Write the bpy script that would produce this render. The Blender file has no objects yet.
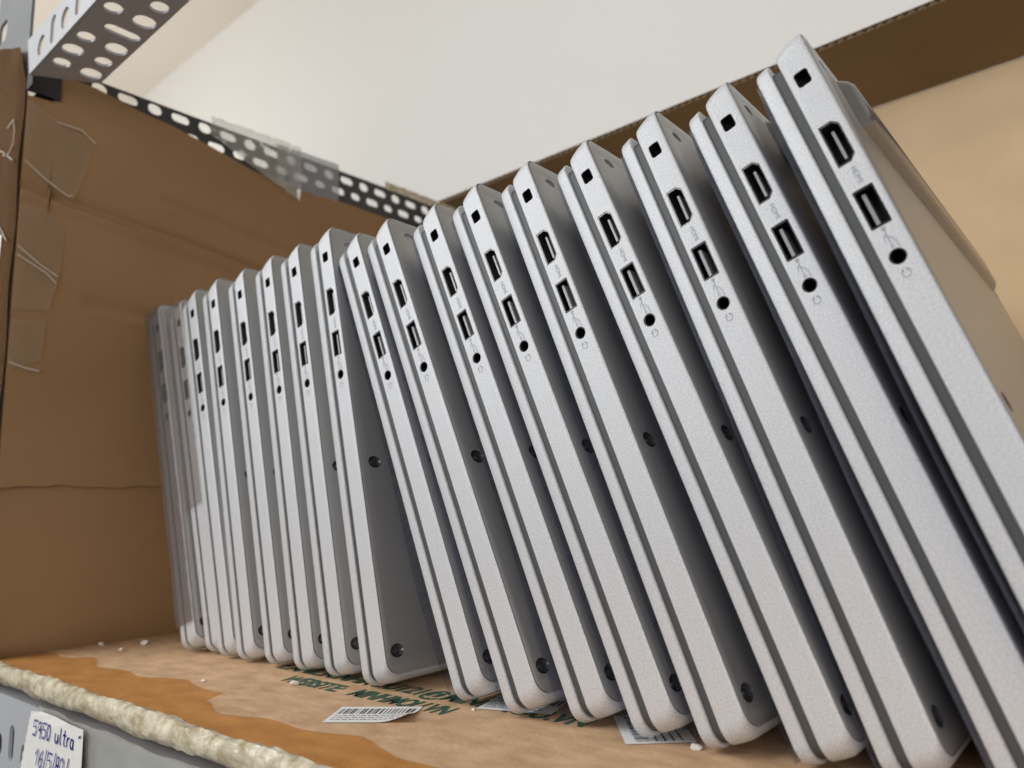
import bpy, bmesh, math, random
from mathutils import Vector, Matrix

S = bpy.context.scene
COL = S.collection
random.seed(7)

# ------------------------------------------------------------------ camera
cam_d = bpy.data.cameras.new('camera')
cam = bpy.data.objects.new('camera', cam_d)
COL.objects.link(cam)
FW = Vector((-0.63925416, 0.75160972, 0.16259443))
RT = Vector((0.75803898, 0.65146423, -0.03116514))
UP = Vector((0.12934848, -0.10333047, 0.98620068))
M = Matrix((RT, UP, -FW)).transposed().to_4x4()
M.translation = Vector((0.01524802, -0.23816676, 0.08072219))
cam.matrix_world = M
cam_d.sensor_width = 36.0
cam_d.lens = 760.0 / 1024.0 * 36.0
cam_d.clip_start = 0.005
cam_d.clip_end = 50
cam_d.dof.use_dof = True
cam_d.dof.focus_distance = 0.315
cam_d.dof.aperture_fstop = 10.5
S.camera = cam

# ------------------------------------------------------------------ world, lights, exposure
S.view_settings.view_transform = 'Standard'
S.view_settings.look = 'None'
S.view_settings.gamma = 1.0
S.view_settings.use_curve_mapping = False
S.view_settings.exposure = 0.0
W = bpy.data.worlds.new('world')
S.world = W
W.use_nodes = True
W.node_tree.nodes['Background'].inputs[0].default_value = (0.93, 0.96, 1.0, 1)
W.node_tree.nodes['Background'].inputs[1].default_value = 0.25


def area(name, loc, target, size, power, color=(1, 1, 1), size_y=None):
    d = bpy.data.lights.new(name, 'AREA')
    d.shape = 'RECTANGLE'
    d.size = size
    d.size_y = size_y or size
    d.energy = power
    d.color = color
    o = bpy.data.objects.new(name, d)
    COL.objects.link(o)
    o.location = loc
    o.rotation_euler = (Vector(target) - Vector(loc)).to_track_quat('-Z', 'Y').to_euler()
    return o


area('unseen_key_light', (-1.40, -1.45, 1.0), (-0.35, 0.0, 0.15), 1.3, 24, (0.95, 0.98, 1.0), 1.0)  # added soft key from the front left, source out of view
area('room_fill', (1.5, -2.3, 0.35), (-0.3, 0.0, 0.1), 1.8, 28, (1.0, 0.97, 0.93), 1.4)
area('overhead_fill', (-0.9, -0.9, 1.98), (-0.35, 0.0, 0.1), 0.9, 12, (1.0, 0.96, 0.9))  # added overhead light for the shelf and laptop tops, no fixture there
area('ceiling_fill', (-3.2, 0.2, 1.10), (-3.2, 0.8, 2.08), 1.8, 13, (1.0, 0.95, 0.88))  # added upward light that brightens the ceiling and wall, no fixture there


# ------------------------------------------------------------------ materials
def mat(name, color, rough=0.5, metal=0.0, spec=0.5, var=0.0, vscale=20.0, vstretch=(1, 1, 1), color2=None,
        bump=0.0, bscale=200.0, bstretch=(1, 1, 1), rvar=0.0, detail=4.0):
    m = bpy.data.materials.new(name)
    m.use_nodes = True
    nt = m.node_tree
    b = nt.nodes['Principled BSDF']
    b.inputs['Roughness'].default_value = rough
    b.inputs['Metallic'].default_value = metal
    b.inputs['Specular IOR Level'].default_value = spec
    tc = nt.nodes.new('ShaderNodeTexCoord')
    if var > 0 or color2:
        mp = nt.nodes.new('ShaderNodeMapping')
        mp.inputs['Scale'].default_value = vstretch
        nz = nt.nodes.new('ShaderNodeTexNoise')
        nz.inputs['Scale'].default_value = vscale
        nz.inputs['Detail'].default_value = detail
        cr = nt.nodes.new('ShaderNodeValToRGB')
        c2 = color2 or tuple(c * (1 - var) for c in color)
        cr.color_ramp.elements[0].position = 0.32
        cr.color_ramp.elements[1].position = 0.68
        cr.color_ramp.elements[0].color = (*c2, 1)
        cr.color_ramp.elements[1].color = (*color, 1)
        nt.links.new(tc.outputs['Object'], mp.inputs[0])
        nt.links.new(mp.outputs[0], nz.inputs['Vector'])
        nt.links.new(nz.outputs['Fac'], cr.inputs[0])
        nt.links.new(cr.outputs[0], b.inputs['Base Color'])
    else:
        nz = nt.nodes.new('ShaderNodeTexNoise')
        nz.inputs['Scale'].default_value = 60
        nt.links.new(tc.outputs['Object'], nz.inputs['Vector'])
        mx = nt.nodes.new('ShaderNodeMix')
        mx.data_type = 'RGBA'
        mx.inputs[6].default_value = (*[c * 0.97 for c in color], 1)
        mx.inputs[7].default_value = (*color, 1)
        nt.links.new(nz.outputs['Fac'], mx.inputs[0])
        nt.links.new(mx.outputs[2], b.inputs['Base Color'])
    if bump > 0:
        mp2 = nt.nodes.new('ShaderNodeMapping')
        mp2.inputs['Scale'].default_value = bstretch
        n2 = nt.nodes.new('ShaderNodeTexNoise')
        n2.inputs['Scale'].default_value = bscale
        n2.inputs['Detail'].default_value = 3
        bp = nt.nodes.new('ShaderNodeBump')
        bp.inputs['Strength'].default_value = bump
        bp.inputs['Distance'].default_value = 0.001
        nt.links.new(tc.outputs['Object'], mp2.inputs[0])
        nt.links.new(mp2.outputs[0], n2.inputs['Vector'])
        nt.links.new(n2.outputs['Fac'], bp.inputs['Height'])
        nt.links.new(bp.outputs[0], b.inputs['Normal'])
    return m


def sheet_mat(name, tint, gloss_rough=0.12, gloss=0.12, diffuse=(0.8, 0.8, 0.8), dfac=0.1, bump=0.0, bscale=60):
    """thin clear plastic: tinted transparency, a little milkiness, and a fresnel-like gloss"""
    m = bpy.data.materials.new(name)
    m.use_nodes = True
    nt = m.node_tree
    nt.nodes.clear()
    out = nt.nodes.new('ShaderNodeOutputMaterial')
    tr = nt.nodes.new('ShaderNodeBsdfTransparent')
    tr.inputs[0].default_value = (*tint, 1)
    df = nt.nodes.new('ShaderNodeBsdfDiffuse')
    df.inputs[0].default_value = (*diffuse, 1)
    gl = nt.nodes.new('ShaderNodeBsdfGlossy')
    gl.inputs['Roughness'].default_value = gloss_rough
    lw = nt.nodes.new('ShaderNodeLayerWeight')
    lw.inputs['Blend'].default_value = gloss
    m1 = nt.nodes.new('ShaderNodeMixShader')
    m1.inputs[0].default_value = dfac
    m2 = nt.nodes.new('ShaderNodeMixShader')
    nt.links.new(tr.outputs[0], m1.inputs[1])
    nt.links.new(df.outputs[0], m1.inputs[2])
    nt.links.new(lw.outputs['Fresnel'], m2.inputs[0])
    nt.links.new(m1.outputs[0], m2.inputs[1])
    nt.links.new(gl.outputs[0], m2.inputs[2])
    nt.links.new(m2.outputs[0], out.inputs[0])
    if bump:
        tc = nt.nodes.new('ShaderNodeTexCoord')
        n2 = nt.nodes.new('ShaderNodeTexNoise')
        n2.inputs['Scale'].default_value = bscale
        bp = nt.nodes.new('ShaderNodeBump')
        bp.inputs['Strength'].default_value = bump
        bp.inputs['Distance'].default_value = 0.003
        nt.links.new(tc.outputs['Object'], n2.inputs['Vector'])
        nt.links.new(n2.outputs['Fac'], bp.inputs['Height'])
        for n in (df, gl):
            nt.links.new(bp.outputs[0], n.inputs['Normal'])
    return m


SILVER = mat('satin_silver', (0.72, 0.73, 0.755), rough=0.48, metal=0.22, spec=0.4, var=0.26, vscale=1700, detail=2,
             bump=0.2, bscale=2500)
COVER = mat('cover_silver', (0.44, 0.435, 0.425), rough=0.33, metal=0.5, spec=0.4, var=0.05, vscale=2600, detail=1)
GAPM = mat('deck_edge_grey', (0.065, 0.067, 0.07), rough=0.5)
BLACK = mat('port_black', (0.006, 0.006, 0.007), rough=0.35)
TONGUE = mat('port_tongue', (0.34, 0.34, 0.35), rough=0.3)
LINER = mat('port_steel', (0.12, 0.115, 0.105), rough=0.3, metal=0.8)
SCREWM = mat('screw_metal', (0.20, 0.20, 0.20), rough=0.35, metal=0.9)
RECESS = mat('screw_recess_metal', (0.10, 0.10, 0.10), rough=0.25, metal=0.7)
MARK = mat('port_marking_grey', (0.30, 0.31, 0.33), rough=0.6)
FOOT = mat('foot_grey', (0.20, 0.19, 0.18), rough=0.25, metal=0.4)
FILM = sheet_mat('protective_film_plastic', (0.74, 0.76, 0.84), 0.06, 0.06, (0.5, 0.55, 0.65), 0.02)
KRAFT_SHELF = mat('kraft_shelf', (0.73, 0.495, 0.305), rough=0.75, spec=0.25, color2=(0.53, 0.335, 0.19), vscale=60,
                  vstretch=(1, 1.8, 1), bump=0.35, bscale=420, detail=9)
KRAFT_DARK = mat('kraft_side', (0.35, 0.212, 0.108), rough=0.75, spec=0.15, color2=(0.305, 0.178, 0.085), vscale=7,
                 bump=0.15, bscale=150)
KRAFT_TAN = mat('kraft_back', (0.72, 0.53, 0.33), rough=0.85, spec=0.15, color2=(0.66, 0.48, 0.295), vscale=16,
                vstretch=(1.5, 1, 1.5), bump=0.3, bscale=45, bstretch=(4, 1, 0.1), detail=8)
KRAFT_SHADED = mat('kraft_flap_shaded', (0.25, 0.16, 0.075), rough=0.8, spec=0.2, color2=(0.225, 0.142, 0.066), vscale=14)  # shaded copy of the kraft, underside shade put into the colour
FLUTE = mat('kraft_flute', (0.55, 0.45, 0.33), rough=0.8)
TAPE_AMBER = sheet_mat('amber_tape', (0.95, 0.80, 0.58), 0.4, 0.03, (0.66, 0.36, 0.11), 0.15, bump=0.4, bscale=30)
TAPE_CLEAR = sheet_mat('clear_tape', (0.97, 0.95, 0.92), 0.30, 0.05, (0.52, 0.41, 0.30), 0.26, bump=0.6, bscale=70)
TAPE_GREY = sheet_mat('grey_tape', (0.6, 0.6, 0.6), 0.35, 0.2, (0.42, 0.42, 0.44), 0.55, bump=0.5, bscale=60)
WRAP = sheet_mat('stretch_wrap', (0.88, 0.88, 0.86), 0.18, 0.20, (0.75, 0.73, 0.66), 0.34, bump=0.9, bscale=45)
CREAM = mat('wrinkled_cream_tape', (0.78, 0.72, 0.56), rough=0.25, color2=(0.42, 0.34, 0.21), vscale=190, bump=1.0,
            bscale=260, bstretch=(0.5, 1, 1), spec=0.6, detail=6)
RACK_WHITE = mat('rack_paint', (0.55, 0.565, 0.59), rough=0.35, metal=0.2, var=0.06, vscale=30)
PAPER = mat('paper_white', (0.90, 0.90, 0.89), rough=0.6)
PAPER_TAG = mat('paper_tag', (0.80, 0.78, 0.74), rough=0.7, var=0.05, vscale=80, bump=0.3, bscale=120)
INK = mat('ink_black', (0.05, 0.05, 0.06), rough=0.6)
INK_BLUE = mat('ink_blue', (0.035, 0.05, 0.30), rough=0.5)
GREEN = mat('ink_green', (0.035, 0.13, 0.085), rough=0.7, var=0.25, vscale=150)
CRUMB = mat('foam_white', (0.85, 0.80, 0.74), rough=0.9, bump=0.5, bscale=900)
PLASTER = mat('wall_paint', (0.91, 0.90, 0.875), rough=0.9, spec=0.2, color2=(0.89, 0.88, 0.85), vscale=1.3, bump=0.05,
              bscale=40)
CEIL = mat('ceiling_paint', (0.80, 0.745, 0.66), rough=0.9, spec=0.2, color2=(0.77, 0.715, 0.63), vscale=1.2)
FLOORM = mat('floor_tiles', (0.12, 0.11, 0.10), rough=0.6, var=0.15, vscale=3)


# ------------------------------------------------------------------ helpers
def obj(name, bm, m, parent=None, smooth=False, loc=(0, 0, 0)):
    me = bpy.data.meshes.new(name)
    bmesh.ops.recalc_face_normals(bm, faces=bm.faces[:])
    if smooth:
        for f in bm.faces:
            f.smooth = True
        for e in bm.edges:
            if len(e.link_faces) == 2 and e.calc_face_angle(0) > math.radians(38):
                e.smooth = False
    bm.to_mesh(me)
    bm.free()
    me.materials.append(m)
    o = bpy.data.objects.new(name, me)
    o.location = loc
    COL.objects.link(o)
    if parent:
        o.parent = parent
    return o


def thing(name, label, cat, loc=(0, 0, 0), rot=(0, 0, 0), group=None):
    o = bpy.data.objects.new(name, None)
    o.empty_display_size = 0.02
    COL.objects.link(o)
    o.location = loc
    o.rotation_euler = rot
    return tag(o, label, cat, group)


def tag(o, label, cat, group=None):
    o['label'] = label
    o['category'] = cat
    if group:
        o['group'] = group
    return o


def box(bm, x0, x1, y0, y1, z0, z1, mtx=None):
    vs = [bm.verts.new((x, y, z)) for x in (x0, x1) for y in (y0, y1) for z in (z0, z1)]
    for idx in ((0, 1, 3, 2), (4, 6, 7, 5), (0, 4, 5, 1), (2, 3, 7, 6), (0, 2, 6, 4), (1, 5, 7, 3)):
        bm.faces.new([vs[i] for i in idx])
    if mtx:
        bmesh.ops.transform(bm, matrix=mtx, verts=vs)
    return vs


def loft(bm, rings, cap0=True, cap1=True):
    """rings: lists of 3D points, equal length, closed"""
    R = [[bm.verts.new(p) for p in r] for r in rings]
    n = len(R[0])
    for a, b in zip(R, R[1:]):
        for i in range(n):
            j = (i + 1) % n
            bm.faces.new((a[i], a[j], b[j], b[i]))
    if cap0:
        bm.faces.new(R[0][::-1])
    if cap1:
        bm.faces.new(R[-1])
    return R


def rrect(u0, u1, v0, v1, r, n=7, r2=None):
    """rounded rectangle in (u, v); r at the v0 side corners, r2 at the v1 side"""
    r2 = r if r2 is None else r2
    pts = []
    for cu, cv, a0, rr in ((u1 - r, v0 + r, -90, r), (u1 - r2, v1 - r2, 0, r2), (u0 + r2, v1 - r2, 90, r2),
                           (u0 + r, v0 + r, 180, r)):
        for k in range(n + 1):
            a = math.radians(a0 + 90 * k / n)
            pts.append((cu + rr * math.cos(a), cv + rr * math.sin(a)))
    return pts


def plate_with_holes(outer, holes, to3d, normal, thick):
    """flat plate from an outline and hole outlines (2D), mapped to 3D, thickened along normal"""
    bm = bmesh.new()
    edges = []
    for loop in [outer] + holes:
        vs = [bm.verts.new(to3d(*p)) for p in loop]
        for i in range(len(vs)):
            edges.append(bm.edges.new((vs[i], vs[(i + 1) % len(vs)])))
    bmesh.ops.triangle_fill(bm, use_beauty=True, use_dissolve=False, edges=edges)
    # drop faces that fell inside holes
    def inside(p, poly):
        c = False
        for i in range(len(poly)):
            a, b = poly[i], poly[i - 1]
            if (a[1] > p[1]) != (b[1] > p[1]) and p[0] < (b[0] - a[0]) * (p[1] - a[1]) / (b[1] - a[1]) + a[0]:
                c = not c
        return c
    n = Vector(normal)
    o3 = Vector(to3d(0, 0))
    eu = Vector(to3d(1, 0)) - o3
    ev = Vector(to3d(0, 1)) - o3
    kill = []
    for f in bm.faces:
        c = f.calc_center_median() - o3
        p = (c.dot(eu), c.dot(ev))
        if any(inside(p, h) for h in holes):
            kill.append(f)
    bmesh.ops.delete(bm, geom=kill, context='FACES_ONLY')
    ret = bmesh.ops.extrude_face_region(bm, geom=bm.faces[:])
    vs = [g for g in ret['geom'] if isinstance(g, bmesh.types.BMVert)]
    bmesh.ops.translate(bm, vec=n * thick, verts=vs)
    return bm


def text_bm(txt, size, mtx, depth=0.0, bold=0.0, xscale=1.0):
    cu = bpy.data.curves.new('t', 'FONT')
    cu.body = txt
    cu.size = size
    cu.offset = bold
    tmp = bpy.data.objects.new('t', cu)
    COL.objects.link(tmp)
    dg = bpy.context.evaluated_depsgraph_get()
    me = bpy.data.meshes.new_from_object(tmp.evaluated_get(dg))
    bm = bmesh.new()
    bm.from_mesh(me)
    bmesh.ops.transform(bm, matrix=mtx @ Matrix.Diagonal((xscale, 1, 1, 1)), verts=bm.verts[:])
    bpy.data.objects.remove(tmp)
    bpy.data.curves.remove(cu)
    bpy.data.meshes.remove(me)
    return bm


def boolean(bm_body, bm_cut):
    a = bpy.data.meshes.new('a')
    b = bpy.data.meshes.new('b')
    for q, me in ((bm_body, a), (bm_cut, b)):
        bmesh.ops.recalc_face_normals(q, faces=q.faces[:])
        q.to_mesh(me)
        q.free()
    oa = bpy.data.objects.new('a', a)
    ob = bpy.data.objects.new('b', b)
    COL.objects.link(oa)
    COL.objects.link(ob)
    md = oa.modifiers.new('x', 'BOOLEAN')
    md.operation = 'DIFFERENCE'
    md.solver = 'EXACT'
    md.object = ob
    dg = bpy.context.evaluated_depsgraph_get()
    me = bpy.data.meshes.new_from_object(oa.evaluated_get(dg))
    bm = bmesh.new()
    bm.from_mesh(me)
    bpy.data.objects.remove(oa)
    bpy.data.objects.remove(ob)
    for q in (a, b, me):
        bpy.data.meshes.remove(q)
    return bm


def ribbon(bm, pts, w, to3d):
    """flat stroke of width w along a 2D polyline"""
    P = [Vector((p[0], p[1])) for p in pts]
    L, R = [], []
    for i, p in enumerate(P):
        d = (P[min(i + 1, len(P) - 1)] - P[max(i - 1, 0)])
        d = d.normalized() if d.length > 0 else Vector((1, 0))
        n = Vector((-d.y, d.x)) * w / 2
        L.append(bm.verts.new(to3d(*(p + n))))
        R.append(bm.verts.new(to3d(*(p - n))))
    for i in range(len(P) - 1):
        bm.faces.new((L[i], R[i], R[i + 1], L[i + 1]))


def arc(cx, cy, rx, ry, a0, a1, n=10):
    return [(cx + rx * math.cos(math.radians(a0 + (a1 - a0) * k / n)), cy + ry * math.sin(math.radians(a0 + (a1 - a0) * k / n)))
            for k in range(n + 1)]


# ------------------------------------------------------------------ room
def slab(name, x0, x1, y0, y1, z0, z1, m):
    bm = bmesh.new()
    box(bm, x0, x1, y0, y1, z0, z1)
    o = obj(name, bm, m)
    o['kind'] = 'structure'
    return o


slab('wall_back', -5.0, 3.5, 1.2, 1.3, -1.0, 2.20, PLASTER)
slab('ceiling', -5.0, 3.5, -3.0, 1.2, 2.08, 2.20, CEIL)
slab('floor', -5.0, 3.5, -3.0, 1.2, -1.1, -1.0, FLOORM)

# ------------------------------------------------------------------ slotted angle rack
rack = thing('slotted_angle_rack', 'white perforated steel angle rack that carries the cardboard shelf', 'rack',
             (-0.62, -0.085, -1.0))


def rack_part(name, bm, m=RACK_WHITE, label=None):
    bmesh.ops.translate(bm, vec=(0.62, 0.085, 1.0), verts=bm.verts[:])
    o = obj(name, bm, m, rack)
    if label:
        o['label'] = label
    return o


def join(bms):
    out = bmesh.new()
    for b in bms:
        me = bpy.data.meshes.new('j')
        b.to_mesh(me)
        b.free()
        out.from_mesh(me)
        bpy.data.meshes.remove(me)
    return out


def rh(cu, cv, w, h, r=None):
    r = min(w, h) * 0.499 if r is None else r
    return rrect(cu - w / 2, cu + w / 2, cv - h / 2, cv + h / 2, r, n=5)


# upper front beam: horizontal flange (z = .380) and vertical flange (y = -.085)
hs = []
for k in range(0, 44):
    x = -0.502 + 0.0201 * k
    ph = k % 4
    if ph == 3:
        hs.append(rh(x, -0.0635, 0.0085, 0.021))
    elif ph in (0, 2):
        hs.append(rh(x, -0.0770, 0.0112, 0.0100))
        hs.append(rh(x, -0.0590, 0.0130, 0.0125, 0.0055))
    else:
        hs.append(rh(x, -0.0775, 0.0130, 0.0118, 0.0055))
        hs.append(rh(x, -0.0590, 0.0112, 0.0100))
f1 = plate_with_holes([(-0.5315, -0.085), (0.40, -0.085), (0.40, -0.050), (-0.5100, -0.050)], hs,
                      lambda u, v: (u, v, 0.380), (0, 0, 1), 0.0016)
hs = []
for k in range(0, 45):
    x = -0.512 + 0.0207 * k
    hs.append(rh(x, 0.3925, 0.0135, 0.0140) if k % 2 == 0 else rh(x, 0.3945, 0.0085, 0.0200))
f2 = plate_with_holes([(-0.5320, 0.380), (0.40, 0.380), (0.40, 0.4085), (-0.5400, 0.4085)], hs,
                      lambda u, v: (u, -0.0868, v), (0, 1, 0), 0.0016)
rack_part('upper_front_beam', join([f1, f2]))
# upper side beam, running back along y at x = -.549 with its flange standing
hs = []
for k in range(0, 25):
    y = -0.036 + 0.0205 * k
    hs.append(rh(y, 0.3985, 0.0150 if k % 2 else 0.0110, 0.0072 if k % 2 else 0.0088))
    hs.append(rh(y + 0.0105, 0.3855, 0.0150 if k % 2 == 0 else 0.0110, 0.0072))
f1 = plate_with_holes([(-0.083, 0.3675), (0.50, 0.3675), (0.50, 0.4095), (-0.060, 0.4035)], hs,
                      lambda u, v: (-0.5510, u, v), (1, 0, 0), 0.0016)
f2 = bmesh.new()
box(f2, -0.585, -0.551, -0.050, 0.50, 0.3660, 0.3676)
rack_part('upper_side_beam', join([f1, f2]), mat('side_beam_shaded', (0.045, 0.043, 0.042), rough=0.4), 'perforated side angle with shade put into its dark colour')  # near-black colour holds the shade on the inner face
# corner bracket behind the end of the front beam
bm = bmesh.new()
box(bm, -0.5425, -0.5405, -0.0835, -0.0640, 0.3735, 0.3985)
box(bm, -0.5425, -0.5310, -0.0848, -0.0835, 0.3735, 0.3840)
rack_part('corner_bracket', bm, mat('bracket_black', (0.02, 0.02, 0.022), rough=0.4))
# post
hs = []
z = -0.90
k = 0
while z < 0.78:
    hs.append(rh(-0.611, 0.449 + 0.024 * round((z - 0.449) / 0.024), 0.018, 0.017, 0.005))
    z += 0.024 * 2
    k += 1
f1 = plate_with_holes([(-0.625, -1.0), (-0.5475, -1.0), (-0.5475, 0.80), (-0.625, 0.80)], hs,
                      lambda u, v: (u, -0.0840, v), (0, 1, 0), 0.0018)
f2 = bmesh.new()
box(f2, -0.5495, -0.5475, -0.0822, -0.0520, -1.0, 0.0)
rack_part('post', join([f1, f2]), mat('post_shaded', (0.20, 0.207, 0.215), rough=0.4, metal=0.2, var=0.1, vscale=25),  # colour darkened to hold the shadow on the post
          'perforated upright with its grey darkened for shade')
# lower front beam
hs = []
for k in range(-4, 36):
    x = -0.487 + 0.0201 * k
    if k % 2 == 0:
        hs.append(rh(x, -0.0365, 0.0115, 0.0125))
    else:
        hs.append(rh(x, -0.0330, 0.0075, 0.0180))
f1 = plate_with_holes([(-0.72, -0.050), (0.30, -0.050), (0.30, -0.0105), (-0.72, -0.0105)], hs,
                      lambda u, v: (u, -0.0890, v), (0, 1, 0), 0.0016)
f2 = bmesh.new()
box(f2, -0.72, 0.30, -0.0874, -0.052, -0.0121, -0.0105)
rack_part('lower_front_beam', join([f1, f2]))
bm = bmesh.new()
box(bm, -0.72, 0.30, -0.052, 0.47, -0.0121, -0.0060)
rack_part('shelf_board', bm)

# stretch film round the lower beam
bm = bmesh.new()
prev = None
N = 90
for i in range(N + 1):
    x = -0.425 + (0.30 + 0.425) * i / N
    row = []
    for j in range(7):
        zz = -0.008 - 0.046 * j / 6
        row.append(bm.verts.new((x, -0.0905 - 0.0012 * abs(math.sin(i * 0.9 + j * 1.3)) - 0.0008 * random.random(),
                                 zz + 0.0006 * math.sin(i * 0.7))))
    if prev:
        for j in range(6):
            bm.faces.new((prev[j], row[j], row[j + 1], prev[j + 1]))
    prev = row
tag(obj('stretch_film', bm, WRAP, smooth=True), 'clear wrinkled stretch film wrapped around the lower front beam', 'film')

# film and grey tape on the upper side beam
def crumple(name, y0, y1, z0a, z0b, z1a, z1b, x, m, n=18, amp=0.002, seed=1):
    rnd = random.Random(seed)
    bm = bmesh.new()
    prev = None
    for i in range(n + 1):
        t = i / n
        y = y0 + (y1 - y0) * t
        za, zb = z0a + (z0b - z0a) * t, z1a + (z1b - z1a) * t
        row = [bm.verts.new((x + amp * rnd.random(), y + 0.0006 * rnd.random(), za + (zb - za) * j / 8)) for j in range(9)]
        if prev:
            for j in range(8):
                bm.faces.new((prev[j], row[j], row[j + 1], prev[j + 1]))
        prev = row
    return obj(name, bm, m, smooth=True)


o = crumple('plastic_wrap', 0.046, 0.132, 0.3900, 0.3570, 0.4060, 0.4090, -0.5422, WRAP, 20, 0.0035, 3)
tag(o, 'crumpled clear plastic wrap knotted on the upper side beam', 'plastic wrap')
o = crumple('grey_tape', 0.108, 0.174, 0.3690, 0.3690, 0.4050, 0.4075, -0.5426, TAPE_GREY, 14, 0.0012, 5)
tag(o, 'greyish packing tape stuck over the upper side beam and cardboard edge', 'tape')
o = crumple('masking_tape', 0.235, 0.400, 0.4045, 0.4045, 0.4125, 0.4130, -0.5480, CREAM, 20, 0.0012, 9)
tag(o, 'pale beige tape along the far top end of the upper side beam', 'tape')

# ------------------------------------------------------------------ cardboard on the shelf
liner = thing('cardboard_shelf_liner', 'flat kraft cardboard sheet on the shelf under the laptops', 'cardboard',
              (-0.15, 0.15, 0))


def liner_part(name, bm, m, label=None, smooth=False):
    bmesh.ops.translate(bm, vec=(0.15, -0.15, 0), verts=bm.verts[:])
    o = obj(name, bm, m, liner, smooth)
    if label:
        o['label'] = label
    return o


bm = bmesh.new()
box(bm, -0.5448, 0.30, -0.084, 0.455, -0.0055, -0.0001)
liner_part('sheet', bm, KRAFT_SHELF)
# amber tape band along the front edge with an uneven inner border
bm = bmesh.new()
rnd = random.Random(4)
a, b = [], []
for i in range(121):
    x = -0.5448 + 0.8448 * i / 120
    w = -0.046 + 0.004 * math.sin(i * 0.31) + 0.0025 * math.sin(i * 0.83 + 1) + 0.0012 * rnd.random()
    if x < -0.50:
        w -= 0.006
    if x > -0.33:
        w -= 0.012
    a.append(bm.verts.new((x, -0.0845, 0.00012)))
    b.append(bm.verts.new((x, w, 0.00012)))
for i in range(120):
    bm.faces.new((a[i], a[i + 1], b[i + 1], b[i]))
liner_part('tape_band', bm, TAPE_AMBER, 'amber packing tape band along the front edge')
# green print
T = Matrix.Translation
for txt, x, y, w, sz in (('WEBSITE:', -0.3365, -0.0128, 0.0465, 0.0155), ('MINHMOU.VN', -0.282, -0.0128, 0.062, 0.0155),
                         ('E.MAIL:MINHMOU121@MINHMOU.VN', -0.366, 0.0045, 0.203, 0.0155)):
    tb = text_bm(txt, sz, Matrix.Identity(4), bold=0.0005)
    xs = [v.co.x for v in tb.verts]
    k = w / (max(xs) - min(xs))
    bmesh.ops.transform(tb, matrix=T((x, y, 0.00008)) @ Matrix.Diagonal((k, 1.0, 1, 1)), verts=tb.verts[:])
    liner_part('printed_text', tb, GREEN, 'green printed capital letters')

# wrinkled tape roll-over on the front edge of the sheet
bm = bmesh.new()
rings = []
rnd = random.Random(11)
NX = 260
for i in range(NX + 1):
    x = -0.72 + 1.0 * i / NX
    ring = []
    for j in range(14):
        a = 2 * math.pi * j / 14
        amp = 1 + 0.09 * math.sin(i * 0.23 + 2 * a) + 0.06 * math.sin(i * 0.61 + a * 3) + 0.16 * (rnd.random() - 0.5)
        ring.append((x + 0.0008 * rnd.random(), -0.0886 + 0.0036 * amp * math.cos(a),
                     -0.0004 + 0.0053 * amp * math.sin(a)))
    rings.append(ring)
loft(bm, rings)
tag(obj('wrinkled_tape_edging', bm, CREAM, smooth=True),
    'lumpy cream coloured tape and foam rolled over the front edge of the shelf', 'tape')

# ------------------------------------------------------------------ cardboard box: left side, front return, back, flap
box_t = thing('cardboard_box', 'open brown cardboard box walls around the laptops with the front cut away', 'box',
              (-0.55, 0.42, 0))


def box_part(name, bm, m, label=None, smooth=False):
    bmesh.ops.translate(bm, vec=(0.55, -0.42, 0), verts=bm.verts[:])
    o = obj(name, bm, m, box_t, smooth)
    if label:
        o['label'] = label
    return o


def top_z(y):
    P = [(-0.0835, 0.371), (-0.0670, 0.372), (-0.0655, 0.3935), (-0.042, 0.394), (-0.009, 0.388), (0.018, 0.3855), (0.06, 0.378), (0.089, 0.372), (0.231, 0.3705), (0.42, 0.366)]
    for (a, za), (b, zb) in zip(P, P[1:]):
        if y <= b:
            return za + (zb - za) * (y - a) / (b - a)
    return P[-1][1]


def groove(y, z, y0, z0, y1, z1, w, d):
    if not (y0 - 0.01 < y < y1 + 0.01):
        return 0
    t = (y - y0) / (y1 - y0)
    zc = z0 + (z1 - z0) * t
    return d * math.exp(-((z - zc) / w) ** 2) - 0.6 * d * math.exp(-((z - zc + 1.8 * w) / w) ** 2)


def panel_grid(y0, y1, zf0, zf1, x, thick, fn, ny=110, nz=80, ys=None):
    bm = bmesh.new()
    cols_f, cols_b = [], []
    ys = ys or [y0 + (y1 - y0) * i / ny for i in range(ny + 1)]
    for y in ys:
        a, b = zf0(y), zf1(y)
        cols_f.append([bm.verts.new((x + fn(y, a + (b - a) * j / nz), y, a + (b - a) * j / nz)) for j in range(nz + 1)])
        cols_b.append([bm.verts.new((x - thick, y, a + (b - a) * j / nz)) for j in range(nz + 1)])
    n = len(ys)
    for i in range(n - 1):
        for j in range(nz):
            bm.faces.new((cols_f[i][j], cols_f[i + 1][j], cols_f[i + 1][j + 1], cols_f[i][j + 1]))
            bm.faces.new((cols_b[i][j], cols_b[i][j + 1], cols_b[i + 1][j + 1], cols_b[i + 1][j]))
        bm.faces.new((cols_f[i][nz], cols_f[i + 1][nz], cols_b[i + 1][nz], cols_b[i][nz]))
        bm.faces.new((cols_f[i][0], cols_b[i][0], cols_b[i + 1][0], cols_f[i + 1][0]))
    for i in (0, n - 1):
        for j in range(nz):
            bm.faces.new((cols_f[i][j], cols_f[i][j + 1], cols_b[i][j + 1], cols_b[i][j]))
    return bm


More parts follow.
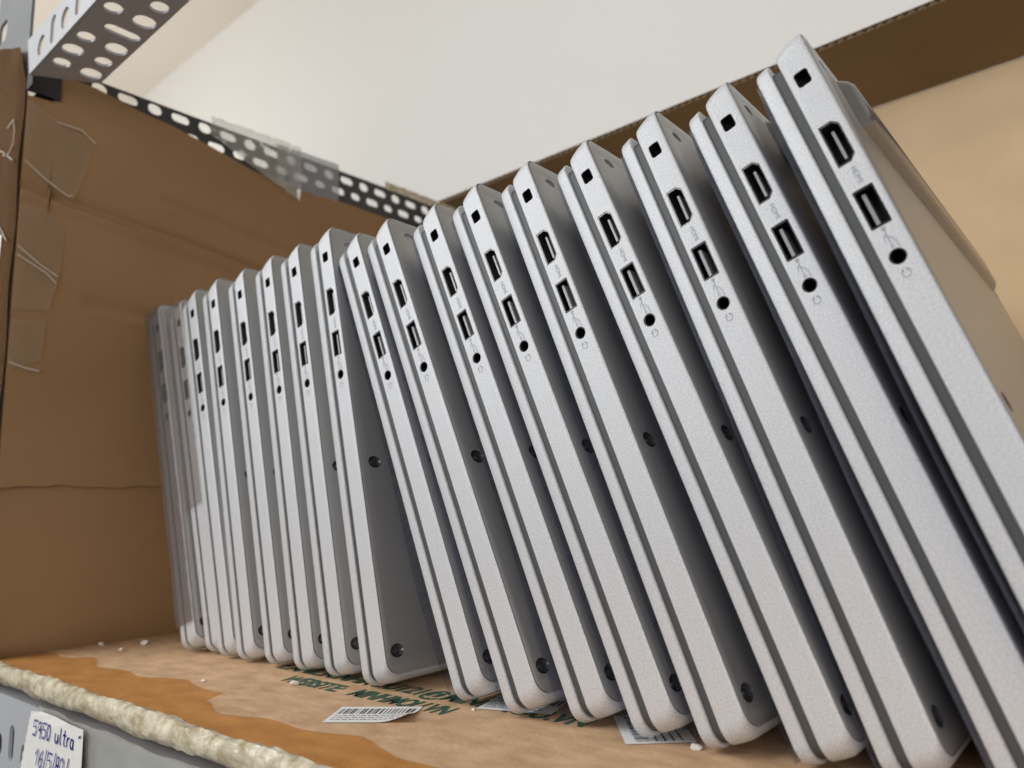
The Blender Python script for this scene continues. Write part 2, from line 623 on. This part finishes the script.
def relief(y, z):
    g = -groove(y, z, -0.083, 0.3065, 0.20, 0.2735, 0.0035, 0.0022)
    g -= groove(y, z, 0.02, 0.322, 0.30, 0.288, 0.003, 0.0012)
    g -= groove(y, z, -0.03, 0.232, 0.06, 0.226, 0.004, 0.0012)
    g += 0.0006 * math.sin(y * 31 + 2 * math.sin(z * 23)) * math.sin(z * 37 + 1)
    # short dent
    g -= 0.0016 * math.exp(-((y - 0.045) / 0.02) ** 2 - ((z - 0.238) / 0.003) ** 2)
    return 1.7 * g


def ragged(y):
    return 0.1050 + 0.0007 * math.sin(y * 95) + 0.0005 * math.sin(y * 260 + 1)


ys = [-0.0835 + (0.42 + 0.0835) * i / 130 for i in range(131)] + [-0.0670, -0.0655]
ys.sort()
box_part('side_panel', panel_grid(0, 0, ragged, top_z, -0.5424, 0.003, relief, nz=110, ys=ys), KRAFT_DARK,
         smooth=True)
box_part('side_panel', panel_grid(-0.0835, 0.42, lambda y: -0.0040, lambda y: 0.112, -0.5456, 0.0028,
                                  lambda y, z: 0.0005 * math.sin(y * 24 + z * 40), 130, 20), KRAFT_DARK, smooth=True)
# front return round the rack post
bm = bmesh.new()
prevs = None
for i in range(31):
    x = -0.5425 - 0.16 * i / 30
    zt = 0.374 + (0.030 if i > 0 else 0.006) + 0.26 * max(0, (-0.5425 - x)) * 1.6
    zt = min(zt, 0.47)
    col = [bm.verts.new((x, -0.0885 + 0.0006 * math.sin(j * 0.7 + i) + (0.003 if i == 0 else 0), -0.001 + (zt + 0.001) * j / 40))
           for j in range(41)]
    if prevs:
        for j in range(40):
            bm.faces.new((prevs[j], col[j], col[j + 1], prevs[j + 1]))
    prevs = col
bmesh.ops.solidify(bm, geom=bm.faces[:], thickness=-0.003)
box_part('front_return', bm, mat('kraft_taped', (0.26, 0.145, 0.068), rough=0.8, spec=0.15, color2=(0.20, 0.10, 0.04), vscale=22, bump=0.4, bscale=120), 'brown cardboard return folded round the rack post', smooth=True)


# clear tape patches over that corner
def tape_patch(pts, m=TAPE_CLEAR, x=-0.5400, name='tape_patch', off=0.0008):
    """pts: (y, z) polygon on the side panel; extended round the corner by wrap"""
    bm = bmesh.new()
    vs = [bm.verts.new((x + off * math.sin(i * 2.1), y, z)) for i, (y, z) in enumerate(pts)]
    f = bm.faces.new(vs)
    bmesh.ops.triangulate(bm, faces=[f])
    return box_part(name, bm, m)


tape_patch([(-0.0840, 0.366), (-0.066, 0.358), (-0.0405, 0.350), (-0.047, 0.318), (-0.052, 0.303), (-0.068, 0.312),
            (-0.0840, 0.325)])
tape_patch([(-0.0840, 0.292), (-0.070, 0.292), (-0.0555, 0.283), (-0.0570, 0.252), (-0.0625, 0.222), (-0.0840, 0.219)])
tape_patch([(-0.0840, 0.212), (-0.0640, 0.214), (-0.0650, 0.188), (-0.0840, 0.178)])
# raised tape creases (bright folded ridges)
CREASE = mat('tape_crease_pale', (0.50, 0.40, 0.31), rough=0.25, spec=0.8)
for pl in ([(-0.0838, 0.322), (-0.0700, 0.312), (-0.0560, 0.3045), (-0.0530, 0.306)],
           [(-0.0838, 0.262), (-0.0700, 0.252), (-0.0590, 0.246)], [(-0.0838, 0.256), (-0.066, 0.247), (-0.0595, 0.241)],
           [(-0.0838, 0.184), (-0.0740, 0.181), (-0.066, 0.180)],
           [(-0.066, 0.356), (-0.050, 0.356), (-0.0405, 0.349)]):
    bm = bmesh.new()
    ribbon(bm, pl, 0.0013, lambda u, v: (-0.5384, u, v))
    box_part('tape_crease', bm, CREASE, 'pale folded tape crease')
for pl in ([(-0.560, 0.350), (-0.548, 0.352), (-0.5435, 0.343), (-0.5445, 0.333), (-0.553, 0.329), (-0.565, 0.332)],
           [(-0.585, 0.300), (-0.566, 0.285), (-0.5425, 0.265)], [(-0.585, 0.196), (-0.5425, 0.186)],
           [(-0.590, 0.345), (-0.566, 0.335), (-0.5425, 0.321)]):
    bm = bmesh.new()
    ribbon(bm, pl, 0.0013, lambda u, v: (u, -0.0896, v))
    box_part('tape_crease', bm, CREASE, 'pale folded tape crease')
# amber tape bands on the front return
for z0, z1 in ((0.235, 0.272), (0.188, 0.222)):
    bm = bmesh.new()
    vs = [bm.verts.new(p) for p in ((-0.60, -0.0895, z0), (-0.5535, -0.0895, z0), (-0.5530, -0.0895, z1), (-0.60, -0.0895, z1))]
    bm.faces.new(vs)
    box_part('tape_patch', bm, TAPE_AMBER, 'amber tape patch')

# back panel and its top flap, with real fluting between two liners
bm = bmesh.new()
nx = 60
box(bm, -0.538, 0.27, 0.4200, 0.4245, 0.0005, 0.4060)
box_part('back_panel', bm, KRAFT_TAN, 'light tan inner cardboard wall')
DV = Vector((0, -0.072, 0.0260))
DN = Vector((0, -0.0260, -0.072)).normalized()


def flap_pt(x, t, off):
    p = Vector((x, 0.4185, 0.4055)) + DV * t - DN * off
    return p


bm = bmesh.new()
for off in (0.0, 0.0052):
    vs = []
    for o2 in (0, 0.0004):
        for (x, t) in ((-0.60, 0), (0.27, 0), (0.27, 1), (-0.60, 1)):
            vs.append(bm.verts.new(flap_pt(x, t, off + o2)))
    for idx in ((0, 1, 2, 3), (7, 6, 5, 4), (0, 4, 5, 1), (1, 5, 6, 2), (2, 6, 7, 3), (3, 7, 4, 0)):
        bm.faces.new([vs[i] for i in idx])
flap = box_part('top_flap', bm, KRAFT_SHADED, 'folded top flap with its brown darkened for shade')
bm = bmesh.new()
pr = None
for i in range(0, 870):
    x = -0.60 + 0.001 * i
    off = 0.0028 + 0.0022 * math.sin(2 * math.pi * x / 0.0072)
    q = [bm.verts.new(flap_pt(x, 0.02, off)), bm.verts.new(flap_pt(x, 0.995, off))]
    if pr:
        bm.faces.new((pr[0], q[0], q[1], pr[1]))
    pr = q
fl = obj('fluting', bm, FLUTE, flap)
bmm = fl.data
for v in bmm.vertices:
    v.co += Vector((0.55, -0.42, 0))

# ------------------------------------------------------------------ laptop
D, WID = 0.2340, 0.3560
TS = 0.0192


def ring(t, s0, s1, d0, d1, r0, r1):
    return [(t, d, s) for d, s in rrect(d0, d1, s0, s1, r0, 7, r1)]


proto = thing('laptop', '', 'laptop')
GROUP = 'silver laptops standing on edge in a row'
# lid
bm = bmesh.new()
rings = [ring(0.0, 0.0012, 0.2315, 0.0010, WID - 0.0010, 0.0062, 0.0050),
         ring(0.0004, 0.0003, 0.2325, 0.0003, WID - 0.0003, 0.0068, 0.0055),
         ring(0.0012, 0.0, 0.2330, 0.0, WID, 0.0070, 0.0055),
         ring(0.0047, 0.0, 0.2336, 0.0, WID, 0.0070, 0.0050),
         ring(0.00505, 0.0004, 0.2338, 0.0004, WID - 0.0004, 0.0067, 0.0047)]
loft(bm, rings)
obj('lid', bm, SILVER, proto, smooth=True)
# dark edge between lid and base
bm = bmesh.new()
loft(bm, [ring(t, 0.0011, 0.2300, 0.0011, WID - 0.0011, 0.0062, 0.0045) for t in (0.0049, 0.0085)])
o = obj('deck_edge', bm, GAPM, proto, smooth=True)
o['label'] = 'dark grey recessed band between lid and base'
# base
bm = bmesh.new()
rings = [ring(0.0082, 0.0004, 0.2343, 0.0004, WID - 0.0004, 0.0064, 0.0062),
         ring(0.0085, 0.0, 0.2349, 0.0, WID, 0.0066, 0.0064),
         ring(0.0100, 0.0, 0.2358, 0.0, WID, 0.0066, 0.0064),
         ring(0.0125, 0.0, 0.2366, 0.0, WID, 0.0066, 0.0062),
         ring(0.0150, 0.0002, 0.2371, 0.0, WID, 0.0068, 0.0060),
         ring(0.0165, 0.0010, 0.2373, 0.0, WID, 0.0070, 0.0060),
         ring(0.0175, 0.0021, 0.2373, 0.0, WID, 0.0070, 0.0060),
         ring(0.0179, 0.0028, 0.2372, 0.0001, WID - 0.0001, 0.0070, 0.0060),
         ring(0.01815, 0.0033, 0.2370, 0.0004, WID - 0.0004, 0.0070, 0.0058),
         ring(0.0172, 0.0034, 0.2369, 0.0005, WID - 0.0005, 0.0070, 0.0058)]
loft(bm, rings)
PT = 0.0129
SK, SH, SU, SJ = 0.2200, 0.1937, 0.1697, 0.1523
HDMI_OUT = [(-0.0030, -0.0078), (-0.0030, 0.0078), (0.0012, 0.0078), (0.0031, 0.0058), (0.0031, -0.0058), (0.0012, -0.0078)]


def cutter(bm, pts2, d0, d1, tc, sc):
    loft(bm, [[(tc + a, d, sc + b) for a, b in pts2] for d in (d0, d1)])


ct = bmesh.new()
cutter(ct, [(a, b) for a, b in rrect(-0.0023, 0.0023, -0.0028, 0.0028, 0.0010, 3)], -0.001, 0.006, PT, SK)
cutter(ct, HDMI_OUT, -0.001, 0.0090, PT, SH)
cutter(ct, rrect(-0.0031, 0.0031, -0.0069, 0.0069, 0.0004, 2), -0.001, 0.0090, PT + 0.0001, SU)
cutter(ct, [(0.0025 * math.cos(2 * math.pi * k / 24), 0.0025 * math.sin(2 * math.pi * k / 24)) for k in range(24)],
       -0.001, 0.012, PT, SJ)
SCREWS = [(0.0138, 0.0076), (0.1045, 0.0098), (0.0138, WID - 0.0076), (0.1045, WID - 0.0098), (0.0125, WID / 2),
          (0.2150, WID - 0.012)]
RS = 0.0031


def cyl_t(bm, s, d, r0, r1, t0, t1, n=24, ry=None):
    k = (ry or r0) / r0
    loft(bm, [[(t, d + r * k * math.cos(2 * math.pi * i / n), s + r * math.sin(2 * math.pi * i / n)) for i in range(n)]
              for r, t in ((r0, t0), (r1, t1))])


for s, d in SCREWS:
    cyl_t(ct, s, d, RS * 0.99, RS, 0.0165, 0.0200, ry=RS * 1.3)
cyl_t(ct, 0.2275, 0.0130, 0.0016, 0.0019, 0.0155, 0.0200, ry=0.0034)
bm = boolean(bm, ct)
obj('base', bm, SILVER, proto, smooth=True)
# bottom cover: a separate plate with the same holes
bm = bmesh.new()
rings = [ring(0.0170, 0.0039, 0.2364, 0.0010, WID - 0.0010, 0.0066, 0.0054),
         ring(0.0183, 0.0039, 0.2364, 0.0010, WID - 0.0010, 0.0066, 0.0054),
         ring(0.0185, 0.0042, 0.2361, 0.0014, WID - 0.0014, 0.0066, 0.0054)]
loft(bm, rings)
ct = bmesh.new()
for s, d in SCREWS:
    cyl_t(ct, s, d, RS, RS, 0.0168, 0.0200, ry=RS * 1.3)
cyl_t(ct, 0.2275, 0.0130, 0.0019, 0.0019, 0.0170, 0.0200, ry=0.0034)
bm = boolean(bm, ct)
cov = obj('bottom_cover', bm, COVER, proto, smooth=True)
cov['label'] = 'dull grey bottom cover with screw recesses'
# screws sit in their recesses
for s, d in SCREWS:
    bm = bmesh.new()
    cyl_t(bm, s, d, RS * 0.46, RS * 0.40, 0.0170, 0.0175, n=20, ry=RS * 0.55)
    cyl_t(bm, s, d, RS * 0.16, RS * 0.12, 0.0175, 0.0177, n=6)
    sc = obj('screw', bm, SCREWM, proto, smooth=True)
    bm = bmesh.new()       # dark dish of the recess
    n_ = 28
    rr = [[(t, d + 1.3 * r * math.cos(2 * math.pi * i / n_), s + r * math.sin(2 * math.pi * i / n_)) for i in range(n_)]
          for t, r in ((0.0185, RS * 0.995), (0.0180, RS * 0.90), (0.0173, RS * 0.70), (0.0171, RS * 0.3))]
    loft(bm, rr, cap0=False)
    obj('recess', bm, RECESS, sc, smooth=True)
# rubber foot bar near the rear edge
bm = bmesh.new()
loft(bm, [ring(0.0184, 0.2110, 0.2325, 0.031, WID - 0.031, 0.004, 0.004),
          ring(0.0212, 0.2126, 0.2322, 0.0355, WID - 0.0355, 0.004, 0.004),
          ring(0.0225, 0.2145, 0.2310, 0.038, WID - 0.038, 0.004, 0.004)])
foot = obj('rubber_foot', bm, FOOT, proto, smooth=True)


def rim(bm, pts, d0, d1, w, tc, sc):
    """a thin sleeve just inside an opening"""
    A = [[bm.verts.new((tc + a * k, d, sc + b * k2)) for a, b in pts] for d, k, k2 in
         ((d0, 0.985, 0.993), (d1, 0.985, 0.993), (d1, w, w + 0.06), (d0, w, w + 0.06))]
    n = len(pts)
    for q in range(4):
        X, Y = A[q], A[(q + 1) % 4]
        for i in range(n):
            j = (i + 1) % n
            bm.faces.new((X[i], X[j], Y[j], Y[i]))


# lock slot
bm = bmesh.new()
box(bm, PT - 0.0026, PT + 0.0026, 0.0045, 0.0058, SK - 0.0031, SK + 0.0031)
rim(bm, rrect(-0.0023, 0.0023, -0.0028, 0.0028, 0.0010, 3), 0.0001, 0.0046, 0.9, PT, SK)
o = obj('lock_slot', bm, BLACK, proto)
o['label'] = 'small black security lock slot'
# hdmi socket
bm = bmesh.new()
rim(bm, HDMI_OUT, 0.0002, 0.0086, 0.86, PT, SH)
hd = obj('video_port', bm, LINER, proto)
hd['label'] = 'steel lined video socket'
bm = bmesh.new()
box(bm, PT - 0.0035, PT + 0.0035, 0.0084, 0.0089, SH - 0.0080, SH + 0.0080)
obj('back_wall', bm, BLACK, hd)
bm = bmesh.new()
box(bm, PT - 0.0004, PT + 0.0005, 0.0020, 0.0085, SH - 0.0052, SH + 0.0052)
obj('tongue', bm, TONGUE, hd)
# usb socket
UR = rrect(-0.0031, 0.0031, -0.0069, 0.0069, 0.0004, 2)
bm = bmesh.new()
rim(bm, UR, 0.0001, 0.0086, 0.84, PT + 0.0001, SU)
us = obj('usb_port', bm, BLACK, proto)
us['label'] = 'black rectangular usb socket'
bm = bmesh.new()
box(bm, PT - 0.0033, PT + 0.0033, 0.0084, 0.0089, SU - 0.0070, SU + 0.0070)
obj('back_wall', bm, BLACK, us)
bm = bmesh.new()
box(bm, PT - 0.0012, PT - 0.0001, 0.0016, 0.0085, SU - 0.0054, SU + 0.0054)
obj('tongue', bm, TONGUE, us)
# audio jack
bm = bmesh.new()
circ = [(0.0025 * math.cos(2 * math.pi * k / 24), 0.0025 * math.sin(2 * math.pi * k / 24)) for k in range(24)]
rim(bm, circ, 0.0004, 0.0110, 0.80, PT, SJ)
box(bm, PT - 0.0026, PT + 0.0026, 0.0108, 0.0115, SJ - 0.0026, SJ + 0.0026)
o = obj('audio_jack', bm, BLACK, proto, smooth=True)
o['label'] = 'round black headphone socket'
# markings on the side face: letters run down the edge
bm = text_bm('HDMI', 0.0024, Matrix.Identity(4))
bmesh.ops.transform(bm, matrix=Matrix(((0, 1, 0, PT - 0.0001), (0, 0, 1, -0.00006), (-1, 0, 0, SH - 0.0096), (0, 0, 0, 1))),
                    verts=bm.verts[:])
obj('port_marking', bm, MARK, proto)
bm = bmesh.new()
st = lambda u, v: (PT + u, -0.00006, SU - 0.0108 + v)
ribbon(bm, [(0, 0.0028), (0, -0.0030)], 0.00028, st)
ribbon(bm, [(0, 0.0012), (-0.0010, 0.0002), (-0.0010, -0.0010)], 0.00026, st)
ribbon(bm, [(0, 0.0003), (0.0011, -0.0008), (0.0011, -0.0018)], 0.00026, st)
ribbon(bm, arc(0, 0.0029, 0.0005, 0.0005, 0, 360, 8), 0.00035, st)
ribbon(bm, [(-0.0005, -0.0030), (0, -0.0038), (0.0005, -0.0030)], 0.0003, st)
for q in (-0.0020, -0.0034):
    ribbon(bm, [(0.0017, q + 0.0005), (0.0014, q), (0.0019, q - 0.0004), (0.0016, q - 0.0009)], 0.00024, st)
obj('port_marking', bm, MARK, proto)
bm = bmesh.new()
st = lambda u, v: (PT + u, -0.00006, SJ - 0.0056 + v)
ribbon(bm, arc(0.0, 0.0, 0.0012, 0.0013, 130, 410, 14), 0.00026, st)
ribbon(bm, [(-0.0009, 0.0006), (-0.0005, 0.0013)], 0.0006, st)
ribbon(bm, [(0.0009, 0.0006), (0.0005, 0.0013)], 0.0006, st)
obj('port_marking', bm, MARK, proto)


def copy_tree(o, parent=None, skip=()):
    c = o.copy()
    COL.objects.link(c)
    c.parent = parent
    for ch in list(o.children):
        copy_tree(ch, c)
    return c


# (x, lean, y) of each laptop, from the near right end of the row to the far left end
ROW = [(0.0, 0.3189, -0.00524), (-0.02572, 0.33588, 0.00316), (-0.05597, 0.33155, 0.00347), (-0.07937, 0.36104, 0.00119),
       (-0.11, 0.35604, -0.00031), (-0.13501, 0.37498, -0.00127), (-0.16316, 0.38005, 0.00113), (-0.19205, 0.38377, -0.00303),
       (-0.22412, 0.36817, 0.00077), (-0.2828, 0.20494, -0.00194), (-0.31596, 0.20554, 0.00074), (-0.34357, 0.20721, 0.00114),
       (-0.3708, 0.22665, 0.00126), (-0.39641, 0.2408, -0.00081), (-0.41757, 0.2686, -0.00081), (-0.43827, 0.292, 0.0026),
       (-0.4590, 0.2982, -0.00206)]
LABELS = [
    'silver laptop nearest the camera at the right end of the row, cut by picture edge',
    'leaning silver laptop second from the near right end, behind the nearest one',
    'leaning silver laptop third from the near right end of the row',
    'leaning silver laptop fourth from the near right end, its bottom corner fully visible',
    'leaning silver laptop in the row, between the fourth and sixth from the right end',
    'leaning silver laptop sixth from the right end, standing on a white barcode sticker',
    'leaning silver laptop whose film curls onto green print, seventh from right end',
    'leaning silver laptop with its corner on a half hidden sticker, second right of wedge gap',
    'first leaning silver laptop right of the wide dark wedge gap in the row',
    'steeper silver laptop directly left of the wide dark wedge gap',
    'steep silver laptop second to the left of the wedge gap',
    'steep silver laptop third to the left of the wedge gap',
    'blurred steep silver laptop fourth to the left of the wedge gap',
    'blurred silver laptop fourth from the far left end of the row',
    'blurred silver laptop third from the far left end of the row',
    'blurred duller silver laptop second from the far left end of the row',
    'blurred darkish laptop at the far left end, against the brown cardboard side']
# film per laptop: (base offset, belly, belly position s, overhang beyond the side face)
FILMS = {0: (0.0014, 0.0008, 0.10, 0.001), 1: (0.0009, 0.0012, 0.08, 0.0012), 2: (0.0006, 0.0008, 0.05, 0.001),
         3: (0.0005, 0.0007, 0.09, 0.001), 4: (0.0008, 0.0014, 0.12, 0.001), 5: (0.0003, 0.0008, 0.06, 0.001),
         6: (0.0005, 0.0030, 0.012, 0.001), 7: (0.0004, 0.0012, 0.05, 0.001), 8: (0.0006, 0.0038, 0.050, 0.001)}
PSI = 0.0116
laps = []
for i, (x, th, y) in enumerate(ROW):
    o = proto if i == 0 else copy_tree(proto)
    o.location = (x, y, 0.0003)
    o.rotation_euler = (0, -th, PSI + (0.004 if i == 0 else 0))
    tag(o, LABELS[i], 'laptop', GROUP)
    laps.append(o)
for i in (9, 14, 15, 16):
    for ch in laps[i].children:
        if ch.name.startswith('rubber_foot'):
            ch.scale = (0.08, 1, 1)
            ch.location = (0.0184 * 0.92, 0, 0)
for i, (a, b, sp, ov) in FILMS.items():
    bm = bmesh.new()
    n, mnum = 48, 6
    grid = []
    for k in range(n + 1):
        s = 0.0025 + 0.2240 * k / n
        wdt = 0.045 if b < 0.005 else 0.055
        off = a * min(1, s / 0.01 + 0.3) * (1.0 if s < 0.2 else max(0.15, (0.231 - s) / 0.031)) + b * math.exp(
            -((s - sp) / wdt) ** 2)
        rowv = []
        for m_ in range(mnum + 1):
            t = m_ / mnum
            d = -ov + (WID - 0.004 + ov) * t ** 2.2
            rowv.append(bm.verts.new((-off * (1 - 0.6 * min(1, d / 0.2)) - 0.0002, d, s)))
        grid.append(rowv)
    for k in range(n):
        for m_ in range(mnum):
            bm.faces.new((grid[k][m_], grid[k + 1][m_], grid[k + 1][m_ + 1], grid[k][m_ + 1]))
    bmesh.ops.solidify(bm, geom=bm.faces[:], thickness=0.00012)
    f = obj('protective_film', bm, FILM, laps[i], smooth=True)
    f['label'] = 'thin clear protective film loose on the lid'


# added tinted sheets darkening the two farthest laptops in place of shade
for i, tint, s0 in ((15, (0.74, 0.71, 0.70), 0.09), (16, (0.48, 0.44, 0.42), 0.015)):
    m_ = sheet_mat('shade_tint', tint, 0.35, 0.02, (0.42, 0.39, 0.37), 0.20, bump=0.15, bscale=50)
    bm = bmesh.new()
    rnd = random.Random(i)
    prev = None
    for k in range(41):
        sv = s0 + (0.236 - s0) * k / 40
        rowv = [bm.verts.new((-0.0008 + 0.0198 * j / 6, -0.0011 - 0.0008 * rnd.random() + (0.010 if j in (0, 6) and 0 else 0), sv))
                for j in range(7)]
        if prev:
            for j in range(6):
                bm.faces.new((prev[j], rowv[j], rowv[j + 1], prev[j + 1]))
        prev = rowv
    f = obj('shade_sheet', bm, m_, laps[i], smooth=True)
    f['label'] = 'added tinted sheet that darkens the port side like shade'


# ------------------------------------------------------------------ barcode stickers
def sticker(corner, ax, ay, wx, wy, label, bars='x', curl=0.0):
    ang = math.atan2(ax[1], ax[0])
    t = thing('barcode_sticker', label, 'sticker', (corner[0], corner[1], 0.0001), (0, 0, ang),
              'white barcode stickers on the shelf cardboard')
    bm = bmesh.new()
    n = 14
    g = []
    flip = 1 if (ax[0] * ay[1] - ax[1] * ay[0]) > 0 else -1

    def zc(u, v):
        k = max(0.0, (u / wx - 0.62) / 0.38) * max(0.0, 1 - v / wy * 1.05)
        return curl * k * k

    for i in range(n + 1):
        g.append([bm.verts.new((wx * i / n, flip * wy * j / n, 0.0001 + zc(wx * i / n, wy * j / n))) for j in range(n + 1)])
    for i in range(n):
        for j in range(n):
            bm.faces.new((g[i][j], g[i + 1][j], g[i + 1][j + 1], g[i][j + 1]))
    obj('paper', bm, PAPER, t)
    rnd = random.Random(int(wx * 1e5) + len(label))
    bm = bmesh.new()

    def rect(u0, u1, v0, v1):
        vs = [bm.verts.new((u, flip * v, 0.00016 + zc(u, v))) for u, v in ((u0, v0), (u1, v0), (u1, v1), (u0, v1))]
        bm.faces.new(vs)
    if bars == 'x':      # bars stand side by side along x, in the upper part
        u = wx * 0.05
        while u < wx * 0.93:
            w = rnd.choice((0.0003, 0.0005, 0.0009))
            rect(u, u + w, wy * 0.52, wy * 0.86)
            u += w + rnd.choice((0.0004, 0.0006, 0.001))
        for v in (0.40, 0.28, 0.16):
            u = wx * 0.05
            while u < wx * 0.85:
                w = rnd.uniform(0.0008, 0.003)
                rect(u, u + w, wy * v, wy * v + 0.0007)
                u += w + 0.0006
    else:                # bars stacked along y
        v = wy * 0.06
        while v < wy * 0.92:
            w = rnd.choice((0.0003, 0.0005, 0.0009))
            rect(wx * 0.16, wx * 0.36, v, v + w)
            v += w + rnd.choice((0.0004, 0.0006, 0.001))
        for u in (0.44, 0.56, 0.68, 0.80):
            v = wy * 0.06
            while v < wy * 0.88:
                w = rnd.uniform(0.0008, 0.003)
                rect(wx * u, wx * u + 0.0008, v, v + w)
                v += w + 0.0006
    obj('barcode', bm, INK, t)
    return t


sticker((-0.2505, -0.0480), (0.027, 0.018), (-0.014, 0.020), 0.0350, 0.0238,
        'white barcode sticker lying alone in front of the laptops with a curled corner', 'x', 0.0035)
sticker((-0.2135, 0.0015), (0.019, 0.006), (-0.006, 0.019), 0.033, 0.024,
        'white barcode sticker partly under the first laptops right of the wedge gap', 'x')
sticker((-0.1375, -0.0045), (0.019, 0.016), (-0.016, 0.019), 0.0245, 0.037,
        'white barcode sticker with stacked bars under the leaning laptops near the front centre', 'y')
sticker((-0.1135, 0.0500), (-0.012, 0.020), (0.020, 0.012), 0.024, -0.030,
        'mostly hidden sticker corner between laptops at the right front', 'x')

# ------------------------------------------------------------------ paper tag with handwriting on the lower beam
tg = thing('price_tag', 'torn white paper tag with blue handwriting taped to the lower front beam', 'paper tag',
           (-0.4270, -0.0935, -0.0105), (0, 0.0, 0))
OUT = [(0.0, 0.0), (0.012, 0.0014), (0.030, 0.0018), (0.050, 0.0016), (0.0655, 0.0012), (0.0655, -0.020), (0.066, -0.038),
       (0.045, -0.0375), (0.025, -0.036), (0.004, -0.0325), (-0.0085, -0.0290)]
# torn left edge
left = [(-0.0085 + 0.0085 * k / 14 + (0.0006 if k % 2 else -0.0004), -0.0290 + 0.0290 * k / 14) for k in range(1, 14)]
bm = bmesh.new()
vs = [bm.verts.new((u, 0.0006 * math.sin(u * 90), v)) for u, v in OUT + left]
f = bm.faces.new(vs)
bmesh.ops.triangulate(bm, faces=[f])
bmesh.ops.solidify(bm, geom=bm.faces[:], thickness=0.0002)
obj('paper', bm, PAPER_TAG, tg)
bm = bmesh.new()
LW = 0.0009


def stroke(pts, ox, oy, sx=1.0, sy=1.0, slant=0.16):
    ribbon(bm, [(ox + sx * (p[0] + slant * p[1]), oy + sy * p[1]) for p in pts], LW, lambda u, v: (u, -0.0009, v))


G = 0.0070     # glyph height; width about 0.6


def glyph(ch, ox, oy, g=G, wf=1.0):
    w = 0.62 * g * wf
    P = {
        '5': [[(w, g), (0.15 * w, g), (0.05 * w, 0.55 * g), (0.6 * w, 0.62 * g), (w, 0.35 * g), (0.6 * w, 0.0), (0, 0.06 * g)]],
        '9': [arc(0.45 * w, 0.7 * g, 0.42 * w, 0.28 * g, 20, 380, 12) + [(0.85 * w, 0.4 * g), (0.75 * w, -0.1 * g)]],
        '0': [arc(0.5 * w, 0.5 * g, 0.45 * w, 0.5 * g, 90, 450, 14)],
        'u': [[(0, 0.6 * g), (0.02 * w, 0.15 * g), (0.4 * w, 0), (0.8 * w, 0.2 * g), (0.85 * w, 0.6 * g)],
              [(0.85 * w, 0.6 * g), (0.9 * w, 0)]],
        'l': [[(0.2 * w, g * 1.05), (0.15 * w, 0.2 * g), (0.45 * w, 0)]],
        't': [[(0.4 * w, g * 1.0), (0.35 * w, 0.1 * g), (0.7 * w, 0)], [(0, 0.65 * g), (0.8 * w, 0.68 * g)]],
        'r': [[(0.1 * w, 0.6 * g), (0.1 * w, 0)], [(0.1 * w, 0.4 * g), (0.4 * w, 0.62 * g), (0.7 * w, 0.58 * g)]],
        'a': [arc(0.4 * w, 0.3 * g, 0.36 * w, 0.3 * g, 30, 390, 10), [(0.76 * w, 0.6 * g), (0.8 * w, 0.05 * g), (w, 0)]],
        '1': [[(0.0, 0.62 * g), (0.45 * w, g), (0.45 * w, 0)]],
        '6': [[(0.8 * w, g), (0.25 * w, 0.6 * g), (0.1 * w, 0.2 * g)] + arc(0.45 * w, 0.25 * g, 0.38 * w, 0.25 * g, 180, 540, 12)],
        '/': [[(0.7 * w, 1.15 * g), (0.3 * w, -0.15 * g)]],
        '2': [[(0.05 * w, 0.75 * g), (0.3 * w, g), (0.8 * w, 0.85 * g), (0.6 * w, 0.4 * g), (0, 0), (0.95 * w, 0.02 * g)]],
        '8': [arc(0.45 * w, 0.72 * g, 0.3 * w, 0.26 * g, 0, 360, 10), arc(0.45 * w, 0.25 * g, 0.4 * w, 0.27 * g, 0, 360, 10)],
        '-': [[(0.1 * w, 0.8 * g), (0.6 * w, 0.95 * g)]],
    }[ch]
    for p in P:
        stroke(p, ox, oy)


x = 0.0060
for ch, adv in (('5', 0.0066), ('9', 0.0058), ('5', 0.0054), ('0', 0.0105), ('u', 0.0056), ('l', 0.0038), ('t', 0.0046),
                ('r', 0.0042), ('a', 0.0080), ('-', 0.004)):
    glyph(ch, x, -0.0100 + 0.03 * x)
    x += adv
x = 0.0110
for ch, adv in (('1', 0.0050), ('6', 0.0054), ('/', 0.0050), ('5', 0.0060), ('/', 0.0046), ('8', 0.0052), ('2', 0.0056), ('/', 0.006)):
    glyph(ch, x, -0.0230 + 0.03 * x, 0.0078)
    x += adv
obj('handwriting', bm, INK_BLUE, tg)

# ------------------------------------------------------------------ crumbs of foam
CR = [(-0.5140, 0.0000, 0.0026, 'white foam crumb by the foot of the brown cardboard side, largest there'),
      (-0.5050, -0.0190, 0.0014, 'small foam crumb in front of the cardboard side, right of a larger crumb'),
      (-0.5380, -0.0180, 0.0018, 'foam crumb tucked against the bottom seam of the brown cardboard side'),
      (-0.3670, -0.0360, 0.0011, 'tiny pale crumb on bare cardboard left of the green print'),
      (-0.3195, -0.0145, 0.0019, 'white crumb sitting on the green printed letters'),
      (-0.1160, 0.0050, 0.0016, 'white crumb beside the corner of the stacked bar sticker'),
      (-0.2130, -0.0005, 0.0008, 'tiny white crumb at the tip of the half hidden sticker')]
for k, (x, y, r, lab) in enumerate(CR):
    bm = bmesh.new()
    bmesh.ops.create_icosphere(bm, subdivisions=2, radius=r)
    rnd = random.Random(k)
    for v in bm.verts:
        v.co *= 0.75 + 0.5 * rnd.random()
        v.co.x *= 1.25
        v.co.z = max(v.co.z * 0.7, -r * 0.35)
    tag(obj('foam_crumb', bm, CRUMB, smooth=True, loc=(x, y, r * 0.35)), lab, 'crumb', 'foam crumbs on the cardboard')
